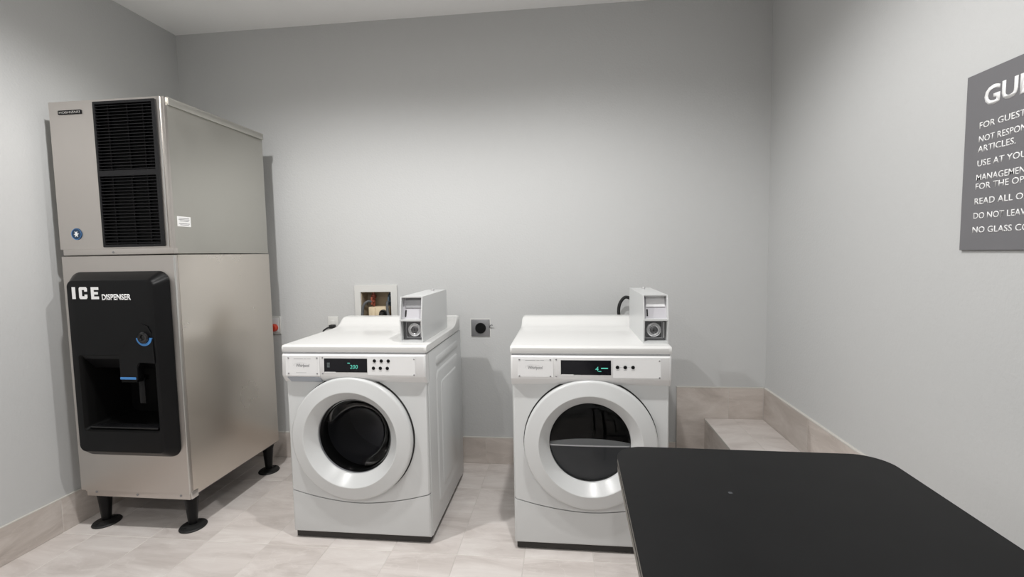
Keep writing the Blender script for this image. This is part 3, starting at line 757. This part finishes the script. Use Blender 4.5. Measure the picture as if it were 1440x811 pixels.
# ------------------------------------------------------------------ wall sign
sg = empty('wall_sign', (XR, 1.583, 1.336))
tag(sg, 'grey rules sign with white capital lettering on the right wall', 'sign')
SWD, SHT = .62, .503
new_obj('sign_board', box(-.008, 0, -SWD, 0, 0, SHT, .0008, 1), 'sign_grey', sg)
def sign_text(body, y, z, cap, pitch=None, bold=0.):
    b_ = place(text_bm(body, cap, pitch=pitch, bold=bold), (-.0081, y - 1.583, z - 1.336), (0, -1, 0), (0, 0, 1))
    new_obj('lettering', b_, 'letter_white', sg)
sign_text('GUEST', 1.521, 1.738, .052, ('GUE', .107), .028)
CP = .0172
for body, y, z, pre, dist in (
        ('FOR GUEST', 1.532, 1.680, 'FOR G', .058), ('NOT RESPONSIBLE', 1.532, 1.642, 'NOT R', .059), ('ARTICLES.', 1.534, 1.614, 'ARTICLES.', .113),
        ('USE AT YOUR', 1.533, 1.574, 'USE AT Y', .092), ('MANAGEMENT', 1.534, 1.534, 'MANAGEM', .101), ('FOR THE OP', 1.535, 1.509, 'FOR THE O', .113),
        ('READ ALL OF', 1.536, 1.467, 'READ ALL O', .128), ('DO NOT LEAVE', 1.537, 1.426, 'DO NOT L', .106), ('NO GLASS CO', 1.538, 1.386, 'NO GLASS C', .133)):
    sign_text(body, y, z, CP, (pre, dist), .006)

# ------------------------------------------------------------------ services on the back wall
vb = empty('valve_box', (0, YB, 0))
tag(vb, 'white recessed washer valve box in the back wall above the washing machine', 'valve box')
new_obj('frame', plate(rrect(-1.366, -1.081, .880, 1.163, .006, 3), [[(VX0, VZ0), (VX1, VZ0), (VX1, VZ1), (VX0, VZ1)]], -.010, .0), 'outlet_white', vb)
b = bmesh.new()
box(VX0, VX1, .088, .094, VZ0, VZ1, into=b); box(VX0, VX0 + .004, .001, .09, VZ0, VZ1, into=b); box(VX1 - .004, VX1, .001, .09, VZ0, VZ1, into=b)
box(VX0, VX1, .001, .09, VZ1 - .004, VZ1, into=b); box(VX0, VX1, .001, .09, VZ0, VZ0 + .004, into=b)
new_obj('liner', b, 'box_beige', vb)
def valve(x, m, s):
    v = new_obj('valve', lathe([(.010, 0), (.010, .05), (.016, .052), (.016, .075), (.009, .078), (.009, .10)], x, .05, 1.020, 'z', 18), m, vb, True)
    new_obj('handle', box(x - .006, x + .006, .012, .034, 1.032, 1.082, .003), m, v, True)
    new_obj('outlet_nut', lathe([(.013, 0), (.013, -.022), (.009, -.024), (.009, -.03)], x, .045, 1.052, 'y', 6), m, v)
valve(-1.262, 'copper_red', 1); valve(-1.148, 'valve_blue', -1)
dn = new_obj('drain_block', box(-1.285, -1.150, .012, .085, .909, 1.018, .006), 'pipe_cream', vb, True)
new_obj('drain_rib', box(-1.262, -1.238, .006, .02, .909, 1.014, .004), 'pipe_cream', dn, True)
new_obj('drain_pipe', lathe([(.026, .0), (.026, -.010), (.020, -.012), (.018, .0)], -1.184, .012, .975, 'y', 28), 'rubber', dn, True)
new_obj('drain_mouth', lathe([(0, -.004), (.019, -.004)], -1.184, .012, .975, 'y', 24), 'cavity_black', dn)
for nm, pts, m, lab in (
    ('supply_hose', [(-1.262, YB + .02, 1.052), (-1.285, YB + .004, 1.055), (-1.308, YB - .008, 1.03), (-1.314, YB - .02, .97), (-1.312, YB - .05, .86), (-1.29, YB - .09, .70)], 'hose_grey', 'dark water supply hose bending down from the reddish valve on the left'),
    ('supply_hose', [(-1.148, YB + .02, 1.052), (-1.152, YB + .002, 1.045), (-1.146, YB - .012, .99), (-1.128, YB - .03, .93), (-1.115, YB - .06, .82), (-1.11, YB - .09, .70)], 'hose_grey', 'dark water supply hose running down from the blue-black valve on the right'),
    ('drain_hose', [(-1.184, YB + .004, .975), (-1.184, YB - .03, .965), (-1.18, YB - .06, .90), (-1.17, YB - .08, .75)], 'rubber', 'black drain hose plugged into the cream drain block')):
    new_obj(nm, tube([(x, y - YB, z) for x, y, z in pts], .0085 if nm == 'supply_hose' else .016), m, vb, True)['label'] = lab

so = empty('wall_socket', (-1.523, YB, .900))
tag(so, 'white wall socket between the ice maker and the washing machine', 'socket')
new_obj('plate', box(-.036, .036, -.006, 0, -.058, .058, .0025), 'outlet_white', so, True)
new_obj('face', box(-.017, .017, -.009, -.004, -.034, .034, .002), 'outlet_white', so, True)
pc = empty('power_cord', (-1.523, YB - .009, .895))
tag(pc, 'black power plug and cord in the white wall socket', 'cord')
new_obj('plug', box(-.014, .022, -.034, 0, -.012, .012, .005), 'rubber', pc, True)
new_obj('cable', tube([(-.008, -.030, -.002), (-.028, -.042, -.012), (-.045, -.045, -.035), (-.03, -.05, -.12), (.02, -.06, -.28), (.12, -.08, -.40)], .0055), 'rubber', pc, True)

rk = empty('wall_switch', (-1.935, YB, .902))
tag(rk, 'white wall plate with red knob half hidden behind the ice machine', 'switch')
new_obj('plate', box(-.05, .046, -.010, 0, -.060, .060, .003), 'outlet_white', rk, True)
new_obj('inner_plate', box(-.038, .034, -.013, -.008, -.047, .050, .002), 'plate_white', rk, True)
new_obj('knob', lathe([(.025, .0), (.025, -.016), (.020, -.026), (0, -.030)], .006, -.012, -.016, n=28), 'red_knob', rk, True)

ot = empty('dryer_socket', (-.541, YB, .882))
tag(ot, 'square grey metal socket with round black outlet between the machines', 'socket')
new_obj('wall_patch', box(-.067, .064, -.0015, 0, -.060, .061, .0005, 1), 'outlet_white', ot)
new_obj('cover', box(-.061, .058, -.006, -.001, -.054, .055, .002), 'cast_grey', ot, True)
rc = new_obj('receptacle', lathe([(.034, .0), (.034, -.008), (.031, -.012), (0, -.012)], .0, -.004, 0, n=36), 'black_plastic', ot, True)
for a in (PI / 2, PI * 7 / 6, PI * 11 / 6):
    new_obj('slot', box(.014 * math.cos(a) - .003, .014 * math.cos(a) + .003, -.0166, -.0158, .014 * math.sin(a) - .006, .014 * math.sin(a) + .006), 'cavity_black', rc)
new_obj('wire_end', tube([(.058, -.004, .004), (.063, -.016, .018), (.072, -.018, .022), (.078, -.014, .019)], .0028), 'print_grey', ot, True)

cpts = [(.318, YB - .07, .80), (.316, YB - .07, .94), (.312, YB - .068, 1.0), (.322, YB - .066, 1.045), (.352, YB - .066, 1.078), (.39, YB - .066, 1.06), (.405, YB - .066, 1.0), (.405, YB - .07, .85)]
dl = Vector((-.2448 + W2, FWY, 0))
new_obj('power_cord', tube([Vector(p) - dl for p in cpts], .0095), 'rubber', dryr, True)['label'] = 'black cord looping up behind the coin box'
for o in bpy.data.objects:
    if o.type == 'MESH' and o.name.split('.')[0] in ('fine_print', 'button_print'): o['kind'] = 'stuff'
